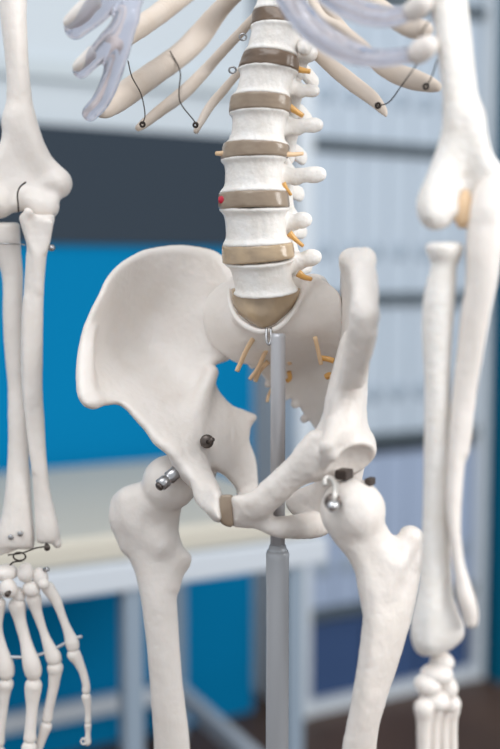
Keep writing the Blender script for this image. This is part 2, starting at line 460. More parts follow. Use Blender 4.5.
for pts, m, r in (([(254, 337, .800), (247, 349, .803), (241, 362, .81), (237, 371, .812)], 'nerve_pale', 2.6),
                  ([(270, 344, .806), (264, 355, .812), (258, 368, .820), (250, 379, .826)], 'nerve_pale', 2.3),
                  ([(268, 362, .822), (260, 370, .826), (255, 381, .83)], 'nerve_pale', 2.6),
                  ([(274, 385, .845), (269, 394, .85), (267, 402, .85)], 'nerve_pale', 1.8),
                  ([(289, 372, .835), (290, 378, .838), (287, 381, .84)], 'nerve', 2.4),
                  ([(288, 360, .828), (290, 364, .83)], 'nerve_pale', 2.2),
                  ([(315, 337, .786), (318, 350, .79), (321, 364, .795)], 'nerve_pale', 2.2),
                  ([(321, 358, .800), (328, 359, .798), (334, 361, .797)], 'nerve', 2.9),
                  ([(326, 377, .812), (330, 375, .810), (333, 378, .808)], 'nerve', 3.2)):
    o = wire('nerve_root', pts, r, m, SA)
link('hanger_hook', *sweep([P(266.5, 328, .770), P(266.5, 340, .766), P(268.8, 344.5, .765), P(271, 340, .766), P(271, 328, .770)], 1.3 * S(.79), 8, 6), M['steel'], SK)

# ---- left hip bone (seen edge on)
b = Bone(0.0011)
lat = [(822, 345), (828, 305), (818, 278), (785, 257), (735, 252), (700, 258), (680, 278), (671, 300), (668, 318), (678, 340), (702, 372), (716, 400), (708, 432), (712, 460),
       (745, 476), (790, 462), (806, 430), (800, 400), (818, 375)]
cL = tps([(825, 320, 346), (815, 280, 349), (735, 255, 357), (690, 265, 363), (670, 310, 365.5), (750, 320, 357), (700, 350, 359), (715, 400, 347), (710, 440, 343), (760, 440, 350), (800, 420, 345), (800, 380, 348)])
tL = tps([(825, 320, .0065), (815, 280, .0070), (735, 257, .0105), (690, 265, .0085), (672, 312, .0075), (750, 320, .0060), (700, 350, .0085), (715, 400, .0110), (710, 440, .0130), (760, 440, .013), (800, 420, .009), (800, 380, .008)])
b.plate(lat, cL, tL, swap=True)
b.tube([pr(352, 264, .752, 11), pr(362, 260, .715, 9.5), pr(366, 288, .682, 9), pr(367, 314, .672, 9.5), pr(360, 345, .684, 9), pr(354, 375, .706, 10)], k=0.008)
b.ball(P(371.5, 315, .678), 6 * S(.68), k=0.006)
b.ell(P(349, 258, .738), 9 * S(.74), .012, 8 * S(.74), k=.006); b.ell(P(366, 257, .712), 7 * S(.71), .010, 8 * S(.71), k=.006)
b.tube([pr(360, 268, .69, 4), pr(357, 300, .672, 4), pr(352, 340, .682, 4), pr(346, 385, .70, 5)], k=.008)
b.tube([pr(368, 335, .676, 5), pr(365, 355, .684, 6), pr(358, 380, .70, 6)], k=.008)
b.tube([pr(353, 345, .735, 13), pr(347, 385, .740, 17), pr(343, 415, .742, 20), pr(343, 440, .740, 23)], k=0.010)
b.ell(P(351, 448, .735), 25 * S(.73), .026, 21 * S(.73), k=0.008)
b.tube([pr(335, 425, .716, 8), pr(331, 440, .705, 9), pr(328, 449, .702, 8.5), pr(334, 457, .706, 8)], k=0.008)
b.ball(P(327, 446, .698), 7 * S(.7), k=.004); b.ball(P(333, 456, .699), 6.5 * S(.7), k=.004); b.ball(P(324, 455, .706), 6 * S(.7), k=.005)
b.tube([pr(338, 466, .712, 7), pr(330, 462, .708, 6)], k=0.006)
b.tube([pr(336, 450, .728, 20), pr(326, 455, .724, 19), pr(314, 460, .723, 16)], k=0.008)
b.plate([(231.5, 497), (247, 493.5), (262, 484), (283, 464), (300, 442), (314, 430), (332, 440), (332, 468), (322, 480), (309, 483), (297, 490), (286, 500), (273, 512), (263, 520), (250, 524), (239, 526), (231, 523), (230, 510)],
        tps([(231, 510, .742), (262, 502, .736), (283, 482, .729), (310, 456, .724), (330, 450, .726)]),
        tps([(231, 510, .0085), (250, 510, .0115), (283, 482, .0105), (310, 456, .012), (330, 450, .013)]), k=0.006, edge=.009)
b.tube([pr(325, 432, .745, 8), pr(304, 450, .738, 6), pr(285, 470, .735, 6), pr(268, 487, .738, 6)], k=0.010)
b.tube([pr(240, 518, .744, 8), pr(262, 523, .742, 7.5), pr(280, 527, .7405, 10.5), pr(307, 525, .766, 13.5), pr(321, 519, .782, 16), pr(334, 498, .780, 22), pr(342, 470, .770, 22)], k=0.006)
b.ell(P(310, 503, .785), 25 * S(.78), .006, 17 * S(.78), k=0.010)
b.ball(P(365, 486, .706), .0285, k=0.002, sub=True)
HL = b.build('hip_bone', M['bone'], SK, rough=1.0, stretch=1.3)
# pubic disc
b = Bone(0.0009)
b.plate([(220, 497), (226, 494.5), (233, 496.5), (232.5, 510), (233, 525), (227, 526.5), (219.5, 521.5), (219, 510)], tps([(220, 500, .745), (233, 500, .7435), (226, 525, .744), (226, 510, .743)]), tps([(220, 500, .0085), (233, 500, .0085), (226, 525, .0085), (226, 510, .0085)]), edge=.0018)
b.build('pubic_disc', M['disc'], SK)['label'] = 'brown pubic disc'

# ---- femurs
b = Bone(0.0012)
fr = [(150, 484), (132, 485), (117, 492), (110, 506), (110, 523), (119, 541), (130, 561), (137, 580), (142, 605), (147, 650), (151, 700), (154, 749), (154, 860), (150, 1000), (190, 1000), (192, 860),
      (190, 749), (184.5, 700), (180, 650), (177, 602), (180, 590), (183.5, 576), (190, 566), (191.5, 556), (184, 547), (179, 532), (180, 518), (180, 500), (168, 488)]
YF = .822
b.plate(fr, tps([(120, 500, YF + .006), (170, 500, YF), (160, 600, YF), (188, 560, YF + .006), (165, 749, YF), (170, 1000, YF)]),
        tps([(118, 510, .0125), (150, 500, .0105), (160, 540, .0135), (160, 600, .0135), (186, 560, .010), (165, 749, .0140), (170, 1000, .0145)]), k=0.003)
b.tube([pr(124, 505, YF + .008, 11), pr(121, 520, YF + .01, 9), pr(128, 545, YF + .006, 8)], k=0.006)
b.tube([pr(140, 510, YF + .002, 17), pr(160, 495, YF - .002, 19)], k=0.010)
b.ball(P(170, 482.5, .816), 28 * S(.816), k=0.003)
b.tube([pr(140, 470, .818, 2)] if False else [pr(128, 500, YF - .004, 6), pr(136, 525, YF - .006, 7), pr(160, 545, YF - .006, 6)], k=0.012)
b.tube([pr(150, 1000, YF, 16), pr(158, 1020, YF, 18)], k=0.01)
b.ell(P(150, 1050, YF), .024, .028, .024, k=0.02); b.ell(P(196, 1052, YF), .022, .028, .024, k=0.02)
FR = b.build('femur', M['bone'], SK)
link('hip_spring', *turned(P(159.5, 486, .781), P(181, 468, .793), [(0, 5 * S(.79)), (.04, 6.6 * S(.79)), (.3, 6.6 * S(.79)), (.34, 5.6 * S(.79)), (.40, 5.6 * S(.79)), (.44, 6.9 * S(.79)), (.9, 6.9 * S(.79)), (1, 4 * S(.79))], 18), M['steel'], FR)
screw(P(160.5, 485.5, .7805), P(159.5, 486, .781) - P(181, 468, .793), 4.6 * S(.79), parent=FR, L=0.003)

b = Bone(0.0012)
fl = [(352, 520), (335, 526), (332, 537), (347, 556), (358, 583), (362.5, 612), (359, 650), (353, 690), (345, 733), (342, 749), (330, 860), (318, 1060), (362, 1060), (366, 860),
      (376, 749), (382, 715), (395, 675), (407, 636), (415, 601), (420, 575), (424, 551), (423.5, 539), (419, 530.5), (412, 527), (404, 529), (398.5, 537), (391, 537), (383, 528), (375, 518)]
YG = .715
b.plate(fl, tps([(350, 530, YG), (412, 535, YG + .014), (375, 560, YG + .003), (385, 620, YG), (360, 749, YG), (340, 1060, YG)]),
        tps([(345, 535, .012), (412, 535, .0075), (375, 560, .013), (400, 580, .011), (385, 620, .0145), (362, 700, .0142), (360, 749, .014), (340, 1060, .015)]), k=0.003)
b.tube([pr(358, 520, YG, 24), pr(374, 548, YG + .002, 19)], k=0.010)
b.tube([pr(384, 560, YG + .002, 12), pr(374, 585, YG - .001, 9), pr(372, 602, YG - .002, 3)], k=0.014)
b.tube([pr(413, 538, YG + .012, 8), pr(417, 560, YG + .008, 6)], k=0.008)
b.ball(P(353, 511, YG), 33 * S(YG), k=0.003)
b.tube([pr(412, 538, YG + .001, 7), pr(400, 560, YG - .004, 5), pr(384, 585, YG - .006, 5)], k=0.014)
b.ball(P(402, 552, YG - .016), 6 * S(YG), k=.008, sub=True)
b.ell(P(318, 1090, YG), .024, .028, .024, k=0.02); b.ell(P(366, 1092, YG), .022, .028, .024, k=0.02)
FL = b.build('femur', M['bone'], SK, rough=.75, stretch=1.5)
link('hip_screw', *turned(P(333.5, 505.5, .690), P(332.5, 506, .681), [(0, 5 * S(.69)), (.3, 6.3 * S(.69)), (.6, 6.3 * S(.69)), (.85, 4.5 * S(.69)), (1, 2 * S(.69))], 20), M['chrome'], FL)
link('hip_washer', *turned(P(333, 502, .697), P(333, 502, .688), [(0, 8 * S(.69)), (.8, 9 * S(.69)), (1, 8 * S(.69))], 20), M['dark_steel'], FL)
link('hip_link', *sweep([P(326, 486, .700), P(325.5, 480, .702), P(330, 477.5, .702), P(335, 484, .696), P(335, 494, .690), P(334, 500, .688)], [3.6 * S(.7), 2.6 * S(.7)], 10), M['nickel'], FL)
bx = np.array([0.85, -0.5, 0.0]); by = np.array([0.5, 0.85, 0.0])
link('hip_bracket', *merge(box(P(344, 474, .716), (7 * S(.7), .006, 5 * S(.7)), bx, by, .001), box(P(370, 481.5, .712), (3.5 * S(.7), .005, 4 * S(.7)), bx, by, .001)), M['dark_brown'], HL, smooth=False)

# ---- spine
def body(b, TL, TR, BL, BR, y, waist, lip=0.025, k=0.0018, grow=1.0, tilt=0.0):
    s = S(y)
    TL, TR, BL, BR = (np.array(q, float) for q in (TL, TR, BL, BR))
    t, o = (TL + TR) / 2, (BL + BR) / 2
    Wt = np.hypot(*(TR - TL)) / 2 * s * grow; Wb = np.hypot(*(BR - BL)) / 2 * s * grow
    top, bot = P(*t, y), P(*o, y); c = (top + bot) / 2
    at = math.atan2(TR[1] - TL[1], TR[0] - TL[0]); ab = math.atan2(BR[1] - BL[1], BR[0] - BL[0]); am = (at + ab) / 2
    e = np.array([math.cos(am), 0, -math.sin(am)]); up = np.array([math.sin(am), tilt, math.cos(am)]); up /= np.linalg.norm(up)
    ax = top - bot; H = (ax @ up) / 2
    l = LAX - up * (LAX @ up); l /= np.linalg.norm(l); f = np.cross(up, l)
    if f @ FAX < 0: f = -f
    sl_, sf_ = (ax @ l) / (2 * H), (ax @ f) / (2 * H)
    ta, tb = math.tan(am - at), math.tan(am - ab)
    el, ef = e @ l, e @ f
    def fn(pl, pf, v):
        x = pl * el + pf * ef
        hi, lo = H + ta * x, -H + tb * x
        mid, hh = (hi + lo) / 2, np.maximum((hi - lo) / 2, 0.0008)
        q = (v - mid) / hh
        W = (Wb + Wt) / 2 + (Wt - Wb) / 2 * np.clip(q, -1, 1)
        sc = 1 - waist * (1 - np.clip(q * q, 0, 1) ** 1.5) + lip * np.exp(-((np.abs(q) - 0.86) / 0.16) ** 2) - lip
        a, bb = 1.085 * W, 0.80 * W
        r = np.sqrt(((pl - v * sl_) / a) ** 2 + ((pf - v * sf_) / bb) ** 2)
        return smax((r - sc) * bb * 1.05, np.abs(v - mid) - hh, k)
    m = max(Wt, Wb) * 1.25
    b.local(c, (l, f, up), (m, m, H + 0.008), fn, k=0.002)
    return c, l, f, up, max(Wt, Wb), H

VERT = [  # name, corners, waist, left process tip (photo), thickness
    ('thoracic_vertebra', (262, -28), (302, -20), (254, 10), (290.5, 16), .08, None, 0),
    ('thoracic_vertebra', (252, 23), (300, 30), (245.5, 51), (297, 61), .07, None, 0),
    ('lumbar_vertebra', (239, 65.5), (298, 74), (231.5, 96), (289, 101), .12, (314, 91, .792), 6.5),
    ('lumbar_vertebra', (229.5, 110.5), (289, 114), (225, 144), (288, 148.5), .15, (317, 125, .788), 7.5),
    ('lumbar_vertebra', (221, 158), (286, 158), (220, 193.5), (286, 193), .14, (319, 174.5, .785), 8.5),
    ('lumbar_vertebra', (219.5, 208), (289, 206.5), (223, 247), (291, 242.5), .13, (305, 220, .785), 8.5),
    ('lumbar_vertebra', (223.5, 263), (293, 255), (234, 296.5), (297.5, 289), .11, (314, 257, .785), 9),
]
info = []
TILT = [.10, .09, .08, .05, .0, -.10, -.22]
for (nm, TL, TR, BL, BR, wst, tp, th), ti in zip(VERT, TILT):
    b = Bone(0.0009)
    c, l, f, up, W, H = body(b, TL, TR, BL, BR, YS, wst, lip=.05, grow=1.04, tilt=ti)
    info.append((c, l, f, up, W, H))
    s = S(YS)
    post = c - f * W * 0.8
    for sg in (1, -1):
        pd = post + l * sg * W * 0.42 + up * H * 0.35
        b.tube([(pd + f * 0.008, .0055), (pd - f * 0.012, .005)], k=0.004)
        lam = c - f * (W * 0.8 + .013) + l * sg * W * .26
        b.tube([(pd - f * 0.010, .006), (lam - up * .002, .006), (c - f * (W * .8 + .021) - up * .004, .005)], k=0.004)
        b.tube([(lam + up * (H + .004), .0048), (lam, .006), (lam - up * (H + .003) - f * .003, .005)], k=0.004)       # facets
    spn = c - f * (W * .8 + .021) - up * .004
    b.tube([(spn, .005), (spn - f * .016 - up * .003, .0065), (spn - f * .026 - up * .005, .006)], k=0.004, flat=(l, .6))
    tr = c - f * (W * .8 + .004) + up * H * 0.1 - l * W * .5
    if tp is not None:
        tip = P(*tp); root = c - f * W * .62 + l * W * .55 + up * ((tip - c) @ up) * .7
        r = th * s
        b.tube([(root, r * 1.1), (root * .5 + tip * .5, r * .82), (root * .15 + tip * .85, r * .98), (tip, r * .86)], k=0.006, flat=((0.3, 1, 0), .7))
        b.ball(root * .65 + tip * .35 - up * r * .5 - f * .004, r * .6, k=.005)
        b.tube([(tr, .006), (tr - l * .016 - f * .004, .0045), (tr - l * .030 - f * .008, .004)], k=0.004, flat=(up, .9))
    else:
        b.tube([(post + l * W * .45, .007), (post + l * (W * .75) - f * .01, .0065)], k=0.005)
        b.tube([(post - l * W * .45, .007), (post - l * (W * .75) - f * .01, .006)], k=0.005)
    b.build(nm, M['bone_rough'], SK, rough=.8, stretch=2.5)
b = Bone(0.0009)
b.tube([pr(296, 46, .792, 6), pr(304.5, 47, .776, 7), pr(305, 49, .774, 7)], k=.004)
b.ball(P(309, 48, .768), 2.2 * S(.78), k=.001, sub=True)
b.build('rib_facet', M['bone_rough'], SK)

DISC = [((254, 10), (290.5, 16), (252, 23), (299, 29), 'disc_dark'), ((245.5, 51), (297, 61), (239.5, 65), (297, 74), 'disc_dark'), ((232, 96), (290, 101), (230, 110.5), (289, 114), 'disc'),
        ((225, 143), (288, 148), (221.5, 158), (286.5, 158), 'disc'), ((220, 193.5), (286, 193), (219.5, 208), (288, 206.5), 'disc'), ((223.5, 247), (291, 242.5), (223.5, 263), (293, 255), 'disc_amber')]
for TL, TR, BL, BR, m in DISC:
    TL, TR, BL, BR = (TL[0], TL[1] - 1.3), (TR[0], TR[1] - 1.3), (BL[0], BL[1] + 1.3), (BR[0], BR[1] + 1.3)
    b = Bone(0.0009)
    body(b, TL, TR, BL, BR, YS, -0.015, lip=0.0, k=0.0010, grow=1.02, tilt=TILT.pop(0) - .02)
    b.build('intervertebral_disc', M[m], SK, rough=.5, stretch=.3)
b = Bone(0.0009)
b.rows([(288, 231, 302, .797, .024), (296, 231.5, 300, .796, .024), (304, 233, 297, .795, .023), (312, 237, 291, .793, .022), (319, 243, 284, .792, .020), (325, 251, 276, .792, .018), (328, 258, 268, .792, .016)], cap=.002)
b.build('intervertebral_disc', M['disc_amber'], SK, rough=.5)['label'] = 'tall amber disc above the sacrum'

for pts, m, r in (([(290, 65, .778), (299, 69.5, .778), (310, 71.5, .780)], 'nerve', 3.0), ([(286, 105, .777), (294, 110, .778), (303, 116, .780)], 'nerve', 3.0),
                  ([(280, 153.5, .772), (292, 154.5, .775), (303, 153.5, .778)], 'nerve_pale', 2.2), ([(283, 183, .778), (286, 188, .779), (291, 195, .782)], 'nerve', 2.0),
                  ([(289, 233, .778), (295, 239, .779), (303, 246, .782)], 'nerve', 2.4), ([(298, 273, .779), (304, 277, .78), (311, 279, .784)], 'nerve', 2.8),
                  ([(231, 153, .782), (223, 153.5, .785), (216, 153.5, .788)], 'nerve_pale', 2.6), ([(224, 200, .782), (218.5, 200, .782)], 'artery', 4.0)):
    o = link('nerve_root', *sweep([P(*q) for q in pts], [r * 1.5 * S(.78), r * 1.05 * S(.78), r * .8 * S(.78)], 10, 5), M[m], SK)
    if m == 'artery': o['label'] = 'red vessel stub'
for p in ((243, 37, .79), (232.5, 70, .79)):
    c = P(*p); rr = 3.4 * S(.79)
    link('rib_eyelet', *sweep([c + rr * np.array([math.cos(a), -0.3 * math.sin(a), math.sin(a) * .8]) for a in np.linspace(0, 2 * math.pi, 10)[:-1]], 1.0 * S(.79), 8, 4, closed=True), M['steel'], SK)

# ---- ribs
RIBS = [  # right side, then left side of the skeleton: (x, y, distance, radius)
    [(280, -45, .83, 6), (235, -38, .88, 9), (195, -14, .90, 10), (160, 13, .88, 10.5), (138, 28, .84, 10.5), (118, 42, .80, 10)],
    [(262, -22, .82, 5), (240, -8, .85, 7), (221, 9, .875, 9), (201, 34, .89, 11.5), (180, 55, .885, 11.5), (150, 76, .86, 12), (124, 95, .83, 12.5), (108, 107, .80, 10), (101, 112, .79, 6)],
    [(262, 8, .82, 4), (240, 33, .84, 5), (220, 54, .855, 5.5), (204, 72, .865, 6), (182, 94, .86, 7), (161, 110, .845, 6), (146, 122, .83, 5), (138, 128, .82, 3.5)],
    [(252, 58, .82, 4), (234, 78, .835, 4.2), (222, 92, .842, 4.8), (211, 105, .845, 5), (203, 118, .842, 4.4), (196, 131, .835, 3)],
    [(304, 45, .80, 4), (318, 55, .80, 6), (336, 70, .795, 7.5), (355, 85, .788, 7.8), (372, 98, .78, 7), (382, 109, .775, 4.5), (386, 115, .773, 2)],
    [(310, -10, .80, 4), (345, 30, .79, 5), (370, 60, .775, 5), (392, 72, .765, 9), (412, 79, .755, 10), (428, 84, .748, 8), (437, 87, .745, 5)],
    [(300, -60, .80, 5), (345, -20, .77, 8), (385, 12, .74, 9), (410, 27, .72, 10), (424, 30, .705, 9)],
    [(300, -30, .79, 4), (320, 14, .755, 4.5), (340, 27, .745, 5), (362, 43, .735, 4), (372, 50, .73, 2.5)],
]
for i, r in enumerate(RIBS):
    b = Bone(0.0011)
    nrm = np.array([0.35, 0.85, 0.25]) if i < 4 else np.array([-0.1, 0.9, 0.35])
    b.tube([pr(x, y, d, q) for x, y, d, q in r], flat=(nrm, .55), n=9)
    b.build('rib', M['rib'], SK)
# costal cartilage of the right side: one clear branching casting
b = Bone(0.0011)
YC = .725
b.tube([pr(150, -70, YC + .0, 15), pr(138, -30, YC, 14), pr(130, 0, YC, 12.5), pr(125, 28, YC + .004, 10), pr(121, 48, YC + .008, 9.5), pr(111, 78, YC + .02, 9.5), pr(101, 100, YC + .03, 9), pr(90, 113, YC + .04, 8)], k=.004)
b.tube([pr(128, 18, YC, 8), pr(110, 38, YC + .005, 9), pr(95, 56, YC + .015, 9), pr(81, 70, YC + .025, 8.5)], k=.006)
b.tube([pr(132, -30, YC, 12), pr(113, -8, YC, 13), pr(94, 12, YC + .01, 13), pr(75, 28, YC + .02, 11)], k=.006)
b.build('costal_cartilage', M['cartilage'], SK)['label'] = 'clear lilac branching rib cartilage'
# rib ends carried in the branches
for q in ([(95, -2, .735, 9), (80, 14, .738, 9), (70, 22, .742, 7)], [(92, 52, .74, 6), (82, 62, .742, 6), (77, 67, .744, 5)]):
    b = Bone(.0011); b.tube([pr(*t) for t in q]); b.build('rib', M['bone'], SK)
b = Bone(0.0012)
YD = .665
b.tube([pr(270, -40, YD, 14), pr(290, 0, YD, 13), pr(314, 30, YD - .004, 13), pr(345, 50, YD - .008, 12), pr(378, 58, YD - .01, 9), pr(412, 55, YD - .01, 8)], k=.004)
b.tube([pr(300, -40, YD, 12), pr(330, -6, YD - .004, 13), pr(362, 12, YD - .008, 12), pr(390, 17, YD - .01, 10), pr(410, 12, YD - .01, 8)], k=.004)
b.build('costal_cartilage', M['cartilage'], SK)['label'] = 'clear lilac rib cartilage'
for q in ([(417, 54, .652, 10), (422, 50, .648, 11.5), (428, 46, .645, 10.5)], [(412, 11, .652, 10), (418, 7, .648, 11), (423, 3, .645, 10)]):
    b = Bone(.0011); b.tube([pr(*t) for t in q], flat=((0, 1, 0), .7)); b.build('rib', M['bone'], SK)
# wires between the ribs
for q in ([(128, 61, .79), (132, 77, .815), (141, 94, .828), (145, 114, .818), (142.5, 124, .812)], [(170, 51, .868), (180, 71, .868), (179, 90, .85), (181, 104, .845), (195, 122, .828), (196, 128, .824)],
          [(376, 106, .762), (389, 102, .757), (402, 85, .745), (417, 64, .70)], [(427, 85, .73), (432, 76, .72), (437, 60, .70)], [(420, 40, .69), (423, 30, .69), (430, 20, .68)]):
    wire('rib_wire', q, .62)
for p in ((142.5, 124.5, .811), (195.5, 125, .828), (378, 105.5, .764), (426, 86.5, .735)):
    c = P(*p); rr = 2.1 * S(.8)
    link('wire_loop', *sweep([c + rr * np.array([math.cos(a), -.2 * math.sin(a), math.sin(a)]) for a in np.linspace(0, 2 * math.pi, 10)[:-1]], 1.2 * S(.8), 8, 3, closed=True), M['wire'], SK)

# ---- right arm
YA = .86
b = Bone(0.0011)
hu = [(-8, -160), (-3, -60), (-1, 0), (1, 24), (3.5, 47), (5.5, 65), (6.5, 84), (6, 105), (3.5, 125), (1, 140), (-5, 152), (-14, 168), (-22, 182), (-25, 196), (-20, 208), (-8, 216), (4, 216.5), (12, 213),
      (20, 211.5), (30, 208), (37, 212), (44, 216), (52, 216), (55, 211), (54.5, 204), (59, 199.5), (67.5, 194), (71.5, 184), (69, 176), (60, 168), (49, 159), (42.5, 147), (39, 136), (34, 110), (31, 86), (29, 65), (28, 45), (27, 20), (27, -20), (25, -60), (22, -160)]
b.plate(hu, tps([(12, -160, YA), (12, 0, YA), (15, 100, YA), (20, 150, YA), (30, 190, YA), (62, 184, YA + .006), (-10, 195, YA - .002), (40, 208, YA)]),
        tps([(12, -160, .0125), (12, 0, .0118), (18, 90, .0105), (20, 135, .0085), (22, 170, .0060), (55, 184, .0075), (-10, 200, .010), (46, 207, .0105), (24, 204, .0085), (24, 190, .007)]))
b.tube([pr(48, 186, YA + .002, 9), pr(59.5, 184, YA + .001, 10.5)], k=.006)
b.ell(P(50, 194, YA - .009), 5 * S(YA), .004, 7 * S(YA), k=.008, sub=True)
b.tube([pr(18, 120, YA, 12), pr(40, 160, YA + .002, 9), pr(56, 179, YA + .004, 7)], k=.010)
b.tube([pr(28, 200, YA - .005, 9), pr(40, 205, YA - .003, 12), pr(48, 206, YA - .002, 11)], k=.006)
b.ball(P(-6, 202, YA - .006), 15 * S(YA), k=.006)
b.tube([pr(8, -160, YA, 14), pr(14, -185, YA, 20)], k=.01); b.ball(P(20, -195, YA), .022, k=.008)
HU = b.build('humerus', M['bone'], SK)
wire('elbow_wire', [(26, 182, .8455), (20, 187, .846), (17.5, 194, .844), (18, 203, .844), (18.5, 212, .850)], .85, parent=HU)

b = Bone(0.0011)
YU = .845
b.rows([(210, 24, 49, YU + .006, .010), (217, 19.5, 54.5, YU + .004, .0125), (226, 21, 53, YU + .002, .0125), (245, 26.5, 49.5, YU, .0105), (258, 26, 46.5, YU, .0095), (290, 24, 44, YU, .008), (322, 21.5, 43, YU, .008),
        (362, 21, 42.5, YU, .008), (394, 22.5, 43, YU, .008), (420, 25.5, 44.5, YU, .0075), (450, 29, 46, YU - .002, .0072), (472, 32, 48, YU - .004, .0068), (488, 33, 50, YU - .005, .0068), (512, 34.5, 55.5, YU - .006, .0078), (530, 35.5, 60, YU - .008, .0088), (543.5, 36.5, 60.5, YU - .008, .0088)], cap=.004)
b.tube([pr(29, 212, YU - .011, 5), pr(26, 221, YU - .010, 4.2), pr(30, 240, YU - .008, 3), pr(37, 256, YU - .007, 2.4), pr(38, 290, YU - .005, 1.5)], k=.005)
b.tube([pr(50, 223, YU - .008, 3), pr(48.5, 233, YU - .007, 2.5), pr(44, 250, YU - .006, 2)], k=.005)
b.ell(P(38, 236, YU - .013), 7 * S(YU), .004, 15 * S(YU), k=.005, sub=True)
b.tube([pr(27, 300, YU - .004, 1), pr(27, 360, YU - .006, 2), pr(29, 420, YU - .006, 2), pr(35, 470, YU - .008, 1)], k=.006)
b.ball(P(57.5, 544, YU - .01), 4.3 * S(YU), k=.003)
b.ell(P(41, 207, YU + .002), 15 * S(YU), .018, 8.5 * S(YU), k=.002, roll=-.12, sub=True)
UL = b.build('ulna', M['bone'], SK)
screw(P(50, 248, YU - .004), (1, -.5, 0), 3.2 * S(YU), 'steel', UL)
b = Bone(0.0011)
YR = .866
b.rows([(222.5, -16, 20, YR, .0145), (230, -16.5, 20.3, YR, .015), (239, -15, 20.5, YR, .0145), (250, -9, 21, YR, .012), (274, 1.5, 23, YR, .0095), (306, 2.5, 23, YR, .009), (330, 3, 24, YR, .009), (362, 5.5, 25, YR, .009),
        (386, 7.5, 26, YR, .009), (418, 8, 28, YR - .004, .009), (450, 8, 29, YR - .008, .009), (472, 6.5, 30, YR - .012, .009), (501, 4, 32, YR - .018, .0095), (517, 1, 33, YR - .02, .0105), (535, -5, 34.5, YR - .022, .012), (549, -8, 34.5, YR - .022, .012)], cap=.004)
b.tube([pr(-6, 552, YR - .022, 7), pr(8, 549, YR - .024, 6)], k=.005)
b.ell(P(16, 560, YR - .022), 17 * S(.84), .012, 9 * S(.84), k=.004, sub=True)
RA = b.build('radius', M['bone'], SK)
for q in ((11, 537), (20.5, 533.5)): screw(P(q[0], q[1], .8318), TOCAM, 2.8 * S(.83), 'steel', RA, L=.002)
wire('elbow_wire', [(-4, 243.5, .850), (10, 243.8, .850), (20, 244.3, .856), (25, 245, .852)], .7, 'steel', RA)
wire('wrist_wire', [(8, 555, .828), (22, 553, .826), (36, 548, .826), (48, 546.5, .828)], .8)
wire('wrist_wire', [(10, 565, .826), (14, 562, .825), (22, 561, .825)], .9)
c = P(19.5, 556.5, .824)
link('wrist_ring', *sweep([c + S(.83) * np.array([6.2 * math.cos(a), -1.0 * math.sin(a), 4.5 * math.sin(a)]) for a in np.linspace(0, 2 * math.pi, 13)[:-1]], .9 * S(.83), 8, 3, closed=True), M['wire'], SK)
screw(P(47, 547, .828), (.3, -1, -.3), 3.2 * S(.83), 'dark_steel', UL, L=.003)

# ---- right hand
YH = .838
HA = empty('hand', P(25, 590, YH), SK)
def bone(name, pts, parent, h=.0008, k=.003, m='bone'):
    rm = max(q[3] for q in pts)
    pts = [(q[0], q[1], q[2], q[3] * (.98 if q[3] > .9 * rm else .80 + .1 * q[3] / rm)) for q in pts]
    b = Bone(h); b.tube([pr(*q) for q in pts], k=k, n=8); return b.build(name, M[m], parent)
def carpal(px, py, y, rx, rz, roll=0, parent=None):
    b = Bone(.0008); b.ell(P(px, py, y), rx * S(y), rx * .95 * S(y), rz * S(y), roll=roll)
    b.ell(P(px + rx * .3, py + rz * .35, y - .001), rx * .7 * S(y), rx * .7 * S(y), rz * .6 * S(y), k=.004)
    return b.build('carpal_bone', M['bone'], parent)
cs = [carpal(*q, parent=HA) for q in ((4, 572, YH, 13, 7.5, .15), (25, 572, YH - .004, 7.5, 10, -.35), (40, 576, YH - .002, 7.5, 9, .3), (8, 588, YH - .008, 8.5, 9.5, -.1), (31, 588, YH - .003, 8.5, 8.5, 0), (18, 594, YH, 6.5, 7.5, 0), (43, 583, YH - .006, 5.5, 5.5, 0), (-6, 590, YH, 8, 9, 0))]
screw(P(8, 593.5, YH - .017), (-.2, -1, -.1), 2.8 * S(.83), 'dark_steel', cs[3], L=.003)
screw(P(46, 569.5, YH - .004), (.8, -.6, .3), 2.6 * S(.83), 'steel', cs[2], L=.003)
MC = [
    [(48, 588, YH, 7), (56, 600, YH, 6), (64, 621, YH, 4.8), (69, 634, YH, 6), (72, 642, YH, 7.2), (73, 646, YH, 7)],
    [(34, 599, YH, 8), (37, 612, YH, 6), (43, 630, YH, 5), (48, 644, YH, 6.5), (53, 656, YH, 8.3), (54, 659, YH, 8)],
    [(17, 605, YH, 8.8), (20, 620, YH, 7), (26, 643, YH - .002, 6.8), (31, 662, YH - .004, 9), (33, 670, YH - .004, 9.3), (33.5, 673, YH - .004, 8.5)],
    [(-3, 604, YH, 9), (-3, 628, YH, 6.5), (1, 648, YH, 7), (5, 665, YH, 9), (6, 672, YH, 9)],
]
for q in MC: bone('metacarpal', q, HA)
PP = [
    [(74, 654.5, YH, 7.2), (78, 661, YH, 6.2), (83, 672, YH, 4.8), (86, 684, YH, 4.6), (86, 690, YH, 5)],
    [(55, 668, YH, 8.4), (55, 674, YH, 7.4), (53, 690, YH, 6.2), (49, 708, YH, 5.8), (47.5, 718, YH, 6.4)],
    [(33.5, 685.5, YH - .004, 9), (33, 691, YH - .004, 8.6), (32, 708, YH - .006, 6.8), (30.5, 728, YH - .008, 6.8), (30, 738, YH - .009, 7.6)],
    [(6, 684.5, YH, 8), (5, 691, YH, 7), (3, 710, YH, 5.6), (0, 732, YH, 6), (-1, 742, YH, 6.5)],
]
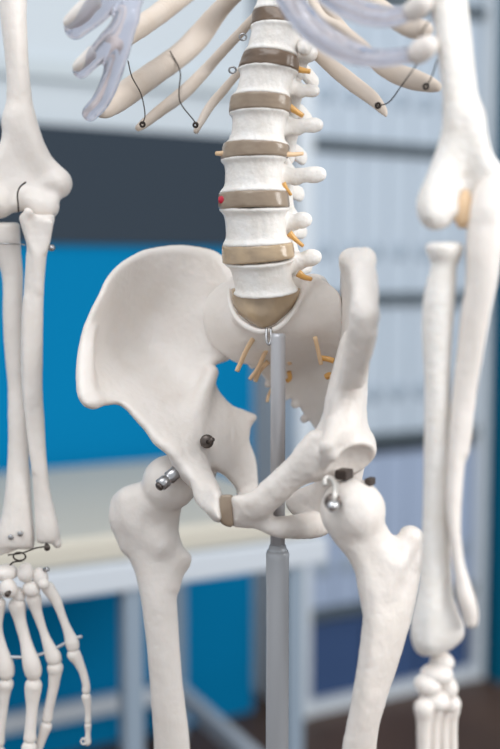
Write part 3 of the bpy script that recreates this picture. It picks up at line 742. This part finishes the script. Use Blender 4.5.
MP = [
    [(86, 697, YH, 5), (87.5, 706, YH, 4), (88, 715, YH, 3.4), (88, 721, YH, 3.8)],
    [(46, 726.5, YH, 6.4), (42, 738, YH, 5.6), (36, 756, YH, 5), (32, 768, YH, 5.4)],
    [(29, 748, YH - .01, 8.2), (28.5, 758, YH - .01, 6.6), (28, 780, YH - .01, 5.6), (28, 790, YH - .01, 6)],
    [(-1, 752, YH, 6.6), (-2, 770, YH, 5), (-3, 790, YH, 5.4)],
]
DP = [
    [(88, 725.5, YH, 3.6), (88, 733, YH, 2.9), (87.5, 742, YH, 3.9)],
    [(30, 774, YH, 5.2), (26, 790, YH, 3.6), (24, 800, YH, 4)],
    [(28, 798, YH - .01, 5.8), (28, 812, YH - .01, 4), (28, 824, YH - .01, 4.4)],
    [(-3, 797, YH, 5.2), (-3, 812, YH, 3.8), (-3, 822, YH, 4.2)],
]
for q in PP: bone('proximal_phalanx', q, HA)
for q in MP: bone('middle_phalanx', q, HA)
dps = [bone('distal_phalanx', q, HA) for q in DP]
c = P(83.5, 741, YH - .001)
wire('fingertip_hook', [(86, 744, YH - .004), (82.5, 744, YH - .003), (81, 741, YH - .003), (83, 738.5, YH - .003), (85, 740, YH - .004)], 1.0, 'bone', dps[0])
wire('hand_pin', [(8, 657, YH), (24, 657.2, YH), (42, 654, YH), (60, 646, YH), (74, 638.5, YH), (82, 636.5, YH)], 1.7, 'pole', HA)

# ---- left arm (nearest to the camera)
b = Bone(0.0012)
YL = .655
hl = [(430, -120), (430, -40), (431, 0), (437, 50), (442, 95), (445, 128), (441, 146), (433, 166), (424, 191), (419.5, 208), (422, 221), (432, 229), (446, 227), (456, 219), (470, 224), (490, 226), (506, 218), (514, 200),
      (510, 183), (498, 168), (488, 154), (484, 132), (479, 100), (473, 50), (468, 0), (466, -40), (468, -120)]
b.plate(hl, tps([(449, -120, YL), (449, 0, YL), (462, 100, YL), (435, 205, YL - .006), (465, 190, YL + .002), (500, 195, YL + .004)]),
        tps([(449, -120, .012), (449, 0, .0115), (462, 110, .0105), (466, 160, .0075), (436, 208, .0125), (468, 195, .005), (500, 196, .009)]))
b.tube([pr(462, 120, YL, 13), pr(448, 165, YL - .002, 10), pr(436, 195, YL - .005, 12)], k=.012)
b.tube([pr(466, 120, YL, 12), pr(482, 160, YL, 10), pr(500, 188, YL + .002, 12)], k=.012)
b.ball(P(436, 209, YL - .008), 15 * S(YL), k=.008)
b.ell(P(468, 180, YL - .008), 7 * S(YL), .004, 6 * S(YL), k=.004, sub=True)
b.tube([pr(449, -120, YL, 19), pr(446, -190, YL, 22)], k=.01); b.ball(P(436, -205, YL), .022, k=.008)
HUL = b.build('humerus', M['bone_rough'], SK)
link('elbow_pad', *turned(P(466, 190, YL - .006), P(463, 228, YL - .008), [(0, .002), (.3, .0045), (.8, .006), (1, .003)], 16), M['nerve_pale'], HUL)
b = Bone(0.0012)
YV = .648
b.rows([(177, 482, 505, YV + .004, .010), (190, 474, 511, YV + .002, .012), (208, 469, 511, YV, .013), (225, 466.5, 507, YV, .014), (253, 466, 500, YV - .004, .013), (287, 465, 494, YV - .004, .012), (316, 460.5, 487, YV - .004, .010), (350, 457, 479, YV - .004, .009), (384, 453, 474, YV - .004, .0085),
        (431, 449, 469, YV - .006, .008), (465, 447, 465, YV - .008, .0075), (503, 446, 461.5, YV - .010, .007), (530, 448, 461, YV - .012, .0068), (560, 452, 464, YV - .014, .0062), (582, 455, 470.5, YV - .016, .0062), (600, 458, 476, YV - .018, .0062), (615, 462.5, 478.5, YV - .018, .006), (628, 466, 477, YV - .018, .005)], cap=.003)
b.tube([pr(494, 215, YV - .008, 6), pr(491, 260, YV - .012, 6), pr(481, 330, YV - .012, 5), pr(470, 400, YV - .010, 3), pr(464, 450, YV - .008, 1)], k=.010)
b.build('ulna', M['bone'], SK)
b = Bone(0.0012)
YQ = .648
b.rows([(242, 426, 462.5, YQ, .0115), (248, 425, 464, YQ, .012), (256, 428, 461.5, YQ, .011), (263, 431, 458, YQ, .009), (272, 430, 456, YQ, .009), (282, 426.5, 456, YQ, .0095), (300, 423, 455, YQ, .010), (330, 422, 453, YQ, .0095), (366, 424, 451, YQ, .009), (400, 424.5, 450.5, YQ, .009),
        (450, 424, 450.5, YQ, .009), (500, 423, 450.5, YQ, .009), (550, 421, 450.5, YQ - .002, .009), (590, 417.5, 453, YQ - .004, .010), (610, 413, 458, YQ - .005, .011), (626, 410.5, 464, YQ - .005, .012), (638, 411, 463, YQ - .005, .012), (648, 414, 453, YQ - .005, .011), (656, 419, 440, YQ - .005, .008)], cap=.004)
b.tube([pr(437, 545, YQ - .004, 1), pr(436, 580, YQ - .008, 4), pr(433, 610, YQ - .014, 6), pr(428, 640, YQ - .014, 6)], k=.008)
b.build('radius', M['bone_rough'], SK)
HB = empty('hand', P(438, 690, YQ), SK)
for q in ((441, 661, YQ, 12, 9, .2), (436, 673, YQ - .004, 16, 10, .1), (427, 684, YQ - .008, 13, 10, 0), (446, 686, YQ, 11, 12, 0), (434, 699, YQ - .006, 15, 11, -.1), (449, 702, YQ + .002, 11, 10, 0)): carpal(*q, parent=HB)
for dx, y0 in ((-12, -.012), (-3, -.002), (6, .008), (14, .018)):
    bone('metacarpal', [(436 + dx, 708, YQ + y0, 11), (436 + dx, 725, YQ + y0, 9), (437 + dx * 1.1, 770, YQ + y0, 8), (438 + dx * 1.2, 800, YQ + y0, 11)], HB, h=.0012)
    bone('proximal_phalanx', [(438 + dx * 1.2, 822, YQ + y0, 9), (438 + dx * 1.2, 850, YQ + y0, 7), (438 + dx * 1.2, 880, YQ + y0, 8)], HB, h=.0012)

# ================================================================== THE STAND
ST = empty('skeleton_stand', base)
tag(ST, 'slim grey metal pole stand rising through the pelvis of the skeleton', 'stand')
zj = P(278, 550, YP)[2]; zt = P(278, 333.5, YP)[2]; bp = lambda z: np.array([base[0], base[1], z])
r1, r2 = 7.4 * S(YP), 11.8 * S(YP)
link('upper_rod', *turned(bp(zj - .03), bp(zt), [(0, r1), (.985, r1), (1, r1 * .9)], 28), M['pole'], ST)
link('lower_tube', *turned(bp(.06), bp(zj), [(0, r2), (.992, r2), (.996, r2 * 1.02), (1, r2 * .9)], 32), M['tube'], ST)
link('tube_collar', *turned(bp(zj - .002), bp(zj + .004), [(0, r2 * .98), (.5, r2 * .8), (1, r1 * 1.12)], 28), M['tube'], ST)
link('hub', *turned(bp(.045), bp(.105), [(0, .035), (.4, .035), (.6, .024), (1, .02)], 28), M['black_plastic'], ST)
for k in range(5):
    a = 2 * math.pi * k / 5 + .5; d = np.array([math.cos(a), math.sin(a), 0])
    link('base_leg', *sweep([base + d * .02 + [0, 0, .07], base + d * .15 + [0, 0, .065], base + d * .29 + [0, 0, .052]], [.016, .012], 12, 4), M['tube'], ST)
    w = np.cross(d, [0, 0, 1.0])
    link('caster', *turned(base + d * .29 + w * .012 + [0, 0, .025], base + d * .29 - w * .012 + [0, 0, .025], [(0, .021), (.15, .025), (.85, .025), (1, .021)], 20), M['black_plastic'], ST)

# ================================================================== THE ROOM
WA = math.radians(28); wd = np.array([math.cos(WA), math.sin(WA), 0]); wn = np.array([math.sin(WA), -math.cos(WA), 0])   # along the wall, out of the wall
def wallp(px):                                   # where the line of sight meets the wall's foot line
    k = (px - 250) / FPX / cp
    Y = 2.364 / (1 - k * math.tan(WA)); return np.array([k * Y, Y, 0])
corner = wallp(249); left_end = wallp(249) - wd * 2.4
def along(a, bb, z0, z1, t, out=0.0):            # a board along the wall from a to bb
    c = (a + bb) / 2 + wn * (out - t / 2); c[2] = (z0 + z1) / 2
    return box(c, (np.linalg.norm(bb - a) / 2, t / 2, (z1 - z0) / 2), wd, -wn)
def struct(name, vf, m):
    o = link(name, *vf, M[m], smooth=False); o['kind'] = 'structure'; return o
zs0 = 1.0 + (281 - 246) / FPX * 2.2; zs1 = zs0 + .238
struct('wall_left', along(left_end, corner, 0, 2.7, .08), 'wall')
struct('trim_1', along(left_end, corner, 0.0, zs0, .02, .02), 'blue')['label'] = 'blue dado panel'
struct('trim_2', along(left_end, corner, zs0, zs1, .03, .03), 'slate')['label'] = 'dark slate band'
struct('trim_3', along(left_end, corner, 1.405, 1.44, .02, .02), 'rail_grey')['label'] = 'pale grey rail'
bc = corner + wn * -.8
struct('wall_back', along(bc - wd * .8, bc + wd * 2.6, 0, 2.7, .08), 'wall_grey')
struct('floor', box((0, 1.6, -.02), (2.6, 2.6, .02)), 'floor')

# ---- shelf unit with ring files
SA_ = math.radians(28); sd = np.array([math.cos(SA_), math.sin(SA_), 0]); sn = np.array([math.sin(SA_), -math.cos(SA_), 0])
def sightY(px, Y): return np.array([(px - 250) / FPX * (Y * 1.0), Y, 0])
s0 = sightY(303, 2.30); SL, SDp = .532, .27
UNIT = empty('shelf_unit', s0 + sd * SL / 2)
tag(UNIT, 'tall pale shelf unit with dark shelf boards holding rows of files', 'shelf unit')
def sbox(u0, u1, v0, v1, z0, z1, bev=0.0):       # u along the front, v back from the front
    c = s0 + sd * (u0 + u1) / 2 - sn * (v0 + v1) / 2; c = c + [0, 0, (z0 + z1) / 2]
    return box(c, ((u1 - u0) / 2, (v1 - v0) / 2, (z1 - z0) / 2), sd, -sn, bev)
ZB = [.02, 0.247, 0.643, 0.971, 1.314, 1.646, 2.06]
for u, w_ in ((-.012, .037), (SL - .025, .03)): link('side_panel', *sbox(u, u + w_, 0, SDp, 0, 2.1), M['shelf'], UNIT, smooth=False)
link('back_panel', *sbox(.025, SL - .025, SDp - .01, SDp, 0, 2.1), M['shelf'], UNIT, smooth=False)
link('plinth', *sbox(.025, SL - .025, .005, SDp - .01, 0, .03), M['shelf'], UNIT, smooth=False)
for z in ZB[1:]: link('shelf_board', *sbox(.025, SL - .025, 0, SDp - .01, z - .024, z), M['board'], UNIT, smooth=False)
rowname = {4: 'second shelf from the top of the photo', 3: 'shelf level with the hip bones', 2: 'shelf level with the hip joints', 1: 'shelf behind the thigh bones', 5: 'top shelf'}
nf = 7; fw = (SL - .05 - .006) / nf
for row in (1, 2, 3, 4, 5):
    z = ZB[row] + .0005
    m = 'file_lav' if row == 1 else 'file'
    H = min(ZB[row + 1] - .024 - ZB[row] - .006, .345)
    for k in range(nf):
        u = .028 + k * fw
        q0 = s0 + sd * (u + fw / 2) - sn * .04
        fo = empty('ring_file', q0 + [0, 0, z])
        tag(fo, {1: 'lavender ring file standing behind the thigh bone on the shelf above the navy boxes', 2: 'pale blue ring file on the shelf second above the navy boxes',
                 3: 'pale blue ring file on the shelf third above the navy boxes', 4: 'pale blue ring file on the shelf fourth above the navy boxes', 5: 'pale blue ring file on the topmost shelf'}[row],
            'ring file', {1: 'lavender ring files above the navy boxes', 2: 'ring files on the lower middle shelf', 3: 'ring files on the upper middle shelf', 4: 'ring files on the upper shelf', 5: 'ring files on the topmost shelf'}[row])
        link('file_cover', *sbox(u + .001, u + fw - .001, .012, .25, z, z + H, .003), M[m], fo, smooth=False)
        p = s0 + sd * (u + fw / 2) - sn * .012 + [0, 0, z + .095]
        link('finger_ring', *turned(p - sn * .001, p + sn * .003, [(0, .02), (.7, .02), (1, .018)], 20), M['ring'], fo)
nb = 3; bw = (SL - .056) / nb
for k in range(nb):
    u = .028 + k * bw
    q0 = s0 + sd * (u + bw / 2) - sn * .04
    bo = empty('storage_box', q0 + [0, 0, .031])
    tag(bo, 'navy storage box on the bottom shelf, ' + ('beside the pole' , 'behind the left thigh bone', 'behind the hand on the right')[k], 'box', 'navy boxes on the bottom shelf')
    link('box_body', *sbox(u + .003, u + bw - .003, .02, .24, .031, ZB[1] - .062, .003), M['navy'], bo, smooth=False)
    link('box_lid', *sbox(u + .001, u + bw - .001, .016, .244, ZB[1] - .062, ZB[1] - .034, .004), M['navy'], bo, smooth=False)
# right wall beyond the shelf unit
e0 = s0 + sd * (SL + .01)
c = e0 + sd * .9 + [0, 0, 1.35]
struct('wall_right', box(c, (.9, .05, 1.35), sd, -sn), 'teal')

# ---- examination couch
KA = math.radians(27); kd = np.array([math.cos(KA), math.sin(KA), 0]); kn = np.array([math.sin(KA), -math.cos(KA), 0])
fr_ = sightY(322, 1.70)
def kbox(u0, u1, v0, v1, z0, z1, bev=0.0):       # u measured left from the right end, v back from the front
    c = fr_ - kd * (u0 + u1) / 2 - kn * (v0 + v1) / 2; c = c + [0, 0, (z0 + z1) / 2]
    return box(c, ((u1 - u0) / 2, (v1 - v0) / 2, (z1 - z0) / 2), kd, -kn, bev)
KL, KW, KZ = 1.55, .60, .610
CO = empty('examination_couch', fr_ - kd * KL / 2 - kn * KW / 2)
tag(CO, 'examination couch with cream vinyl top and white metal frame beside the blue wall', 'couch')
link('cushion', *kbox(0, KL, 0.005, KW, KZ - .035, KZ + .008, .012), M['cream'], CO, smooth=False)
link('frame', *kbox(-.01, KL + .01, -.008, KW, KZ - .078, KZ - .035, .004), M['white_metal'], CO, smooth=False)
for u, v in ((.03, .0), (.0, KW - .035), (.315, 0.0), (.98, KW - .035), (KL - .03, 0), (KL - .03, KW - .035)):
    link('leg', *kbox(u, u + .032, v, v + .032, 0, KZ - .078, .004), M['shaded_white_metal'], CO, smooth=False)
link('lower_rail', *kbox(.03, KL - .03, KW - .03, KW - .005, .085, .122, .003), M['white_metal'], CO, smooth=False)
link('lower_rail', *kbox(.003, .028, .03, KW - .03, .085, .122, .003), M['white_metal'], CO, smooth=False)
link('lower_rail', *kbox(KL - .028, KL - .003, .03, KW - .03, .085, .122, .003), M['white_metal'], CO, smooth=False)

# ================================================================== LIGHT AND CAMERA
w = bpy.data.worlds.new('room_light'); bpy.context.scene.world = w; w.use_nodes = True
bg = w.node_tree.nodes['Background']; bg.inputs['Color'].default_value = (.93, .965, 1.0, 1); bg.inputs['Strength'].default_value = .78
def area(name, loc, target, size, power, col=(1, 1, 1)):
    L = bpy.data.lights.new(name, 'AREA'); L.shape = 'RECTANGLE'; L.size, L.size_y = size; L.energy = power; L.color = col
    o = bpy.data.objects.new(name, L); C.objects.link(o); o.location = loc
    o.rotation_euler = (Vector(target) - Vector(loc)).to_track_quat('-Z', 'Y').to_euler()
area('window_light', (2.3, -.45, 1.9), (0, .8, .9), (1.5, 1.6), 62, (1, .99, .975))
area('fill_light', (-.6, -.1, 2.5), (-.1, .85, .7), (1.6, 1.0), 18, (.97, .98, 1))  # unseen fill added from the left to brighten the right hand and forearm

cam = bpy.data.cameras.new('camera'); co = bpy.data.objects.new('camera', cam); C.objects.link(co)
co.location = CAM.tolist(); co.rotation_euler = (math.pi / 2 - PITCH, 0, 0)
cam.sensor_fit = 'HORIZONTAL'; cam.sensor_width = 36; cam.lens = FPX / 500 * 36
cam.dof.use_dof = True; cam.dof.focus_distance = .79; cam.dof.aperture_fstop = 3.5
cam.clip_start = .02
sc = bpy.context.scene; sc.camera = co
sc.view_settings.view_transform = 'Standard'; sc.view_settings.look = 'None'; sc.view_settings.exposure = 0.0; sc.view_settings.gamma = 1.0
sc.view_settings.use_curve_mapping = False
